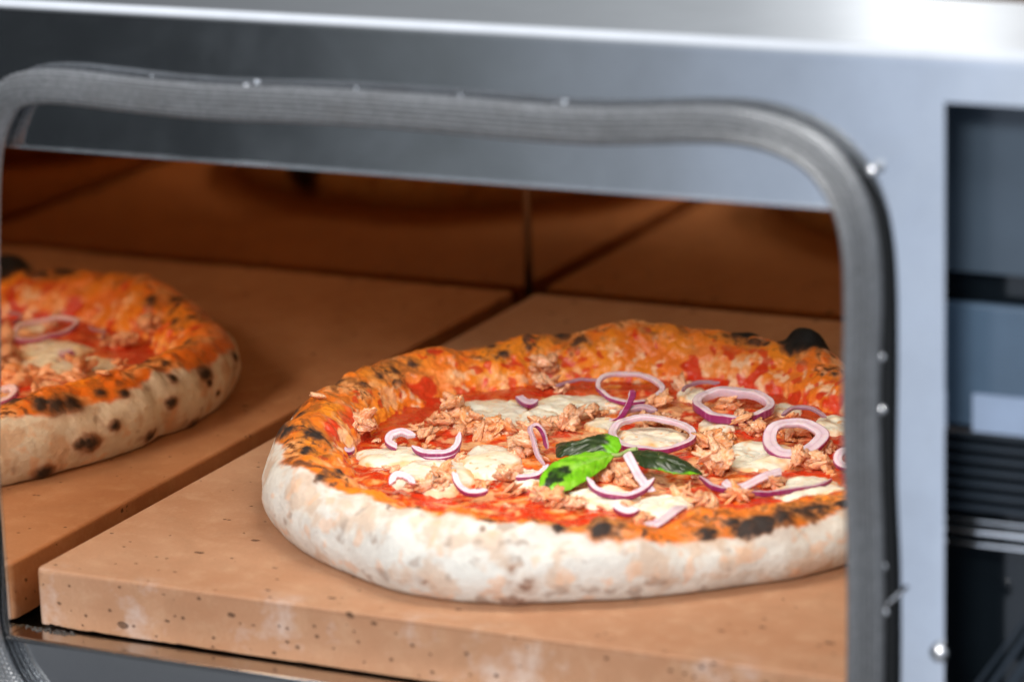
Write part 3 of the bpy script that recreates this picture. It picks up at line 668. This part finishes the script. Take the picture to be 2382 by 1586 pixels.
# ------------------------------------------------------------------ red onion, lying loose on the pizza
PITCH = pit
def band(name, pts, axis, width, height, label, closed, skin=1.0, dark=.0, taper=True):
    """pts: centre line of the outer face's top edge; axis: across the slice; outward side carries the purple skin"""
    n = len(pts); pts = pts+(perlin(pts*85+5.)*.0011)[:, None]*np.asarray(axis)/np.linalg.norm(axis)+np.stack([perlin(pts*60+9.), perlin(pts*60+19.), perlin(pts*60)*0], -1)*.0012; width = width*(.74 if closed else .70); height = height*.72
    T = (np.roll(pts, -1, 0)-np.roll(pts, 1, 0)) if closed else np.gradient(pts, axis=0); T /= np.linalg.norm(T, axis=1)[:, None]
    A = np.asarray(axis, float); A = A/np.linalg.norm(A); O = np.cross(T, A); O /= np.linalg.norm(O, axis=1)[:, None]
    # cross-section, rounded rectangle: o (0 = outer), a (0 = top)
    sec, cl = [], []
    cp = [(0, -1, 1), (0, -.75, 1), (0, -.5, 1), (0, -.25, 1), (0, -.06, 1), (-.04, 0, .55), (-.12, 0, .0), (-.3, 0, 0), (-.5, 0, .12), (-.56, 0, .30), (-.62, 0, .1), (-.8, 0, 0), (-.95, -.02, .05), (-1, -.1, .25), (-1, -.5, .3), (-1, -.92, .25), (-.93, -1, .1), (-.5, -1, .1), (-.08, -1, .3)]
    cpn = np.array(cp); s = np.linspace(0, 1, n)
    w = np.full(n, 1.0)
    wv = 1+.13*perlin(np.stack([s*9, s*0+len(name)+pts[0, 0]*99, s*0], -1))
    if closed: ww = s; wv = 1+.12*np.sin(2*math.pi*s+pts[0, 0]*80)+.06*np.sin(4*math.pi*s+1)
    if not closed and taper: w = np.clip(np.minimum(s, 1-s)*9+.30, 0, 1)
    P = pts[:, None]+O[:, None]*(cpn[None, :, 0, None]*width*(w*wv)[:, None, None])+A*(cpn[None, :, 1, None]*height*np.sqrt(w)[:, None, None])
    P += (fbm(P, 260, 2, 3.)*.00022)[..., None]*A
    SS = np.broadcast_to(s[:, None], P.shape[:2])
    pale = np.array([.80, .66, .72]); purple = np.array([.30, .028, .135])
    m_ = np.broadcast_to(cpn[None, :, 2], P.shape[:2])
    L = len(pts); st = perlin(np.stack([SS*L*.55, SS*0+2.2, SS*0], -1))
    c3 = np.broadcast_to(pale, P.shape).copy(); c3 = mixc(c3, (.74, .52, .62), sst(-.1, .6, fbm(P, 240, 3, 5.))*.4)
    pc = mixc(np.broadcast_to(purple, P.shape), (.50, .16, .34), sst(.0, .6, st)*.7)
    mm = (np.clip(m_*skin, 0, 1))[..., None]; c3 = c3*(1-mm)+pc*mm
    if dark: c3 = mixc(c3, (.16, .015, .07), np.full(P.shape[:2], dark))
    F = grid_faces(n, len(cp), closed, True); 
    o = mesh_np(name, P, F, None, M_onion, c3, True, np.full(P.shape[:2], .28))
    if not closed:
        bm = bmesh.new(); bm.from_mesh(o.data); bmesh.ops.holes_fill(bm, edges=[e for e in bm.edges if e.is_boundary], sides=0); bm.to_mesh(o.data); bm.free()
    # origin to the middle, so that the slice is an object at its own place
    c = P.reshape(-1, 3).mean(0); o.data.transform(Matrix.Translation(-Vector(c))); o.location = c
    return tag(o, label, 'onion slice', 'red onion slices lying on the pizza')
def ring(px, py, hx, hy, width, height, label, rot=0., arc=None, lift=0.0, egg=.05, dark=0., skin=1., n=150):
    cz = level(0, on_z(px, py, .02)[1])+.0030+lift
    rx = hx*K/(FPX/1.46); asp = min(hy/hx, .98); tau = max(0., math.asin(asp)-PITCH)
    side = np.array([math.cos(yaw), math.sin(yaw), 0.]); back = np.array([-math.sin(yaw), math.cos(yaw), 0.])
    up2 = back*math.cos(tau)+np.array([0, 0, 1.])*math.sin(tau); ax = np.cross(side, up2)
    ry = rx if math.asin(asp) >= PITCH else rx*asp/math.sin(PITCH)
    c = on_z(px, py, cz+ry*math.sin(tau)*.8)
    a = np.radians(np.linspace(arc[0], arc[1], n)) if arc else np.linspace(0, 2*math.pi, n, endpoint=False)
    e = 1+egg*np.cos(2*a+px)+egg*.5*np.cos(3*a+py)
    x_, y_ = rx*e*np.cos(a), ry*e*np.sin(a); cr, sr = math.cos(math.radians(rot)), math.sin(math.radians(rot))
    pts = c+(x_*cr-y_*sr)[:, None]*side+(x_*sr+y_*cr)[:, None]*up2+ax*height*.5
    return band('onion_ring' if not arc else 'onion_slice', pts, ax, width, height, label, not arc, skin, dark)
ring(1447, 893, 84, 36, .0030, .0026, 'thin red onion ring half sunk in sauce near the back rim', lift=.001)
ring(1685, 936, 95, 37, .0050, .0052, 'thick red onion ring with purple skin, right of the thin ring by the back rim', lift=.0015)
ring(1497, 1000, 101, 38, .0042, .0030, 'widest red onion ring, directly behind the basil sprig', rot=6, lift=.001)
ring(1827, 1011, 76, 44, .0076, .0028, 'broad pale red onion ring round a piece of tuna, right of the basil', rot=-8, lift=.0005)
ring(1948, 1057, 32, 26, .0042, .0030, 'red onion ring cut off by the oven mouth at the right', lift=.001)
ring(1430, 1088, 84, 52, .0034, .0036, 'curved red onion slice with purple skin just in front of the basil sprig', arc=(195, 335), lift=.001)
ring(925, 1015, 38, 26, .0048, .0036, 'small red onion curl at the left, in red sauce', arc=(20, 250), lift=.001)
ring(1000, 1012, 60, 38, .0040, .0034, 'crescent of lilac onion under the left tuna heap', arc=(205, 372), lift=.002)
ring(1010, 1030, 52, 28, .0022, .0026, 'thin onion crescent just below the larger lilac one', arc=(210, 345), lift=.000)
ring(925, 1112, 30, 24, .0042, .0030, 'pale onion curl tucked against the front left rim', arc=(-10, 190), lift=.001)
ring(1095, 1100, 52, 36, .0036, .0034, 'lilac onion crescent near the front rim left of the basil', arc=(165, 300), lift=.001)
ring(1200, 1070, 60, 34, .0034, .0030, 'lilac onion crescent between pale tuna and the bright basil leaf', arc=(255, 350), lift=.000)
ring(1760, 1075, 165, 58, .0024, .0030, 'long thin purple onion slice curving through sauce at the front right', arc=(200, 325), lift=.0, dark=.35)
ring(1845, 968, 62, 30, .0024, .0022, 'thin dark onion edge above the pale ring at the right', arc=(10, 150), lift=.0015, dark=.6)
ring(1440, 1160, 34, 26, .0050, .0040, 'short magenta onion piece against the front rim', arc=(200, 320), lift=.0)
ring(1470, 957, 45, 22, .0040, .0030, 'dark purple onion curl between the rings', arc=(20, 200), lift=.0, dark=.45)
ring(1215, 915, 30, 22, .0050, .0040, 'dark purple onion bit at the back left beside a tuna lump', arc=(190, 330), lift=.001, dark=.35)
ring(1630, 905, 70, 24, .0020, .0022, 'dark onion edge behind the thick ring', arc=(60, 170), lift=.001, dark=.6)
ring(1350, 900, 90, 30, .0018, .0018, 'thin dark onion arc at the back left of the rings', arc=(60, 150), lift=.0, dark=.6)
def strip(P3, axis, width, height, label, dark=0., skin=1.):
    return band('onion_strip', catmull(np.array(P3), 14, False), axis, width, height, label, False, skin, dark)
def pz(px, py, z): return on_z(px, py, z)
side = np.array([math.cos(yaw), math.sin(yaw), 0.]); toward = -_d
strip([pz(1508, 1128, .0215), pz(1490, 1100, .0240), pz(1468, 1068, .0270), pz(1450, 1038, .0300)], toward*.9+side*.1+np.array([0, 0, .5]), .0056, .0020, 'straight pale onion strip leaning on the basil stem')
strip([pz(1405, 968, .0205), pz(1425, 958, .0215), pz(1440, 930, .0250), pz(1447, 897, .0290)], toward*.5-side*.75, .0030, .0050, 'upright onion strip between the back rings')
strip([pz(1252, 1068, .0215), pz(1240, 1035, .0250), pz(1230, 1005, .0280), pz(1224, 985, .0300), pz(1236, 980, .0305), pz(1252, 1000, .0280), pz(1262, 1030, .0250)], np.array([0, -.3, 1.])*.3+side*.6+toward*.5, .0020, .0032, 'upright purple onion loop left of the bright basil leaf', dark=.25)
strip([pz(1795, 1075, .0235), pz(1760, 1085, .0235), pz(1720, 1102, .0225), pz(1690, 1112, .0215), pz(1672, 1100, .0215)], toward*.7+np.array([0, 0, .7]), .0052, .0026, 'pale onion strip in front of the broad ring')
strip([pz(1478, 1205, .0230), pz(1510, 1212, .0240), pz(1545, 1190, .0250), pz(1580, 1162, .0240)], toward*.7+np.array([0, 0, .7]), .0058, .0026, 'ragged onion piece lying on the front rim')
ring(803, 1036, 12, 9, .0035, .0030, 'tiny purple onion bit near the left rim', arc=(150, 400), dark=.3)

# ------------------------------------------------------------------ basil sprig
basil = empty('basil_sprig', tuple(pz(1425, 1045, .024)))
tag(basil, 'basil sprig with one bright and two dark leaves in the middle of the pizza', 'basil')
def leaf(edgeA, edgeB, zf, colf, curl=.002, thick=.0005):
    """edgeA / edgeB: outline points from stem to tip with heights, in photo px"""
    n, m = 60, 30
    A = catmull(np.array([pz(*e) for e in edgeA]), 20, False); B = catmull(np.array([pz(*e) for e in edgeB]), 20, False)
    def rs_(P):
        s = np.concatenate([[0], np.cumsum(np.linalg.norm(np.diff(P, axis=0), axis=1))]); s /= s[-1]; t_ = np.linspace(0, 1, n); return np.stack([np.interp(t_, s, P[:, k]) for k in range(3)], 1)
    A, B = rs_(A), rs_(B); v = np.linspace(0, 1, m); uu = np.linspace(0, 1, n); UU_, VV = np.meshgrid(uu, v, indexing='ij')
    P = A[:, None]*(1-VV[..., None])+B[:, None]*VV[..., None]
    # ragged edge
    jag = .0005*perlin(np.stack([UU_*14, (VV > .5)*7., VV*0], -1))*np.abs(VV-.5)*2; P += (B-A)[:, None]/(np.linalg.norm(B-A, axis=1)[:, None, None]+1e-6)*jag[..., None]*np.sign(VV-.5)[..., None]
    nn = np.cross(P[n//2, m-1]-P[n//2, 0], P[n-1, m//2]-P[0, m//2]); nn /= np.linalg.norm(nn)
    if nn@(-_d) < 0: nn = -nn
    vein = np.minimum(1, np.abs(VV-.5)*9); side_v = np.abs(((UU_*6-np.abs(VV-.5)*2.4) % 1)-.5)*2
    h = curl*np.sin(VV*math.pi)*np.sin(UU_*math.pi)-.0007*(1-vein)+.0004*(1-sst(0, .25, 1-side_v))*-1+.0004*fbm(P, 180, 2, 4.)
    P = P+nn*h[..., None]
    c3 = colf(UU_, VV, P, vein, side_v)
    o = mesh_np('leaf', P, grid_faces(n, m), basil, M_leaf, c3, True, .32+.1*fbm(P, 300, 2, 3.))
    md = o.modifiers.new('thickness', 'SOLIDIFY'); md.thickness = thick; md.offset = -1
    return o
def c_bright(U_, V_, P, ve, sv):
    c = np.broadcast_to(np.array([.17, .50, .012]), P.shape).copy(); n1 = fbm(P, 160, 3, 7.)
    c = mixc(c, (.30, .62, .05), sst(.0, .5, n1)*.6); c = mixc(c, (.38, .62, .16), (1-ve)*.4)
    d_ = np.hypot((U_-.72)/.20, (V_-.42)/.30)+.35*fbm(P, 260, 3, 2.); c = mixc(c, (.018, .035, .012), 1-sst(.75, 1.0, d_))
    return mixc(c, (.07, .22, .012), .5*sst(.1, .5, -n1))
def c_dark(fr):
    def f(U_, V_, P, ve, sv):
        c = np.broadcast_to(np.array([.020, .038, .013]), P.shape).copy(); n1 = fbm(P, 200, 4, 5.)
        c = mixc(c, (.045, .075, .022), sst(.0, .5, n1)*.7); c = mixc(c, (.06, .09, .035), (1-ve)*.5); c = mixc(c, (.05, .08, .03), (1-sst(0, .2, 1-sv))*.4)
        e = fr(U_, V_)+.16*n1; return mixc(c, (.16, .48, .015), sst(.80, .92, e))
    return f
leaf([(1410, 1046, .027), (1385, 1037, .029), (1330, 1043, .0300), (1275, 1062, .0290), (1245, 1092, .0265), (1237, 1132, .022)],
     [(1410, 1048, .027), (1398, 1068, .025), (1365, 1094, .0235), (1330, 1115, .0225), (1285, 1134, .0215), (1238, 1133, .0215)], None, c_bright)
leaf([(1420, 1042, .027), (1429, 1022, .029), (1415, 1003, .031), (1385, 998, .031), (1335, 1010, .030), (1300, 1014, .028), (1279, 1020, .026)],
     [(1418, 1044, .027), (1395, 1046, .026), (1350, 1044, .026), (1310, 1046, .0255), (1280, 1050, .0245), (1279, 1024, .0255)], None, c_dark(lambda U_, V_: 1.0-U_*1.3+(1-V_)*.42))
leaf([(1448, 1040, .026), (1490, 1036, .028), (1535, 1044, .0280), (1580, 1064, .0260), (1614, 1088, .0225)],
     [(1448, 1046, .026), (1475, 1072, .0245), (1520, 1082, .0240), (1565, 1092, .0230), (1613, 1089, .0225)], None, c_dark(lambda U_, V_: V_*.93*(.75+.3*U_)))
t = NT('basil stem'); t.set(col=t.mix(t.noise(t.pos(), 300, 2), (.25, .38, .10), (.42, .5, .2)), rough=.4); 
P, F = tube(catmull(np.array([pz(1405, 1046, .027), pz(1425, 1046, .0265), pz(1445, 1036, .027), pz(1465, 1032, .028)]), 8, False), .0009, 14, False, up=[0, 0, 1])
mesh_np('stem', P, F, basil, t.m)
adopt(basil); adopt(oven)
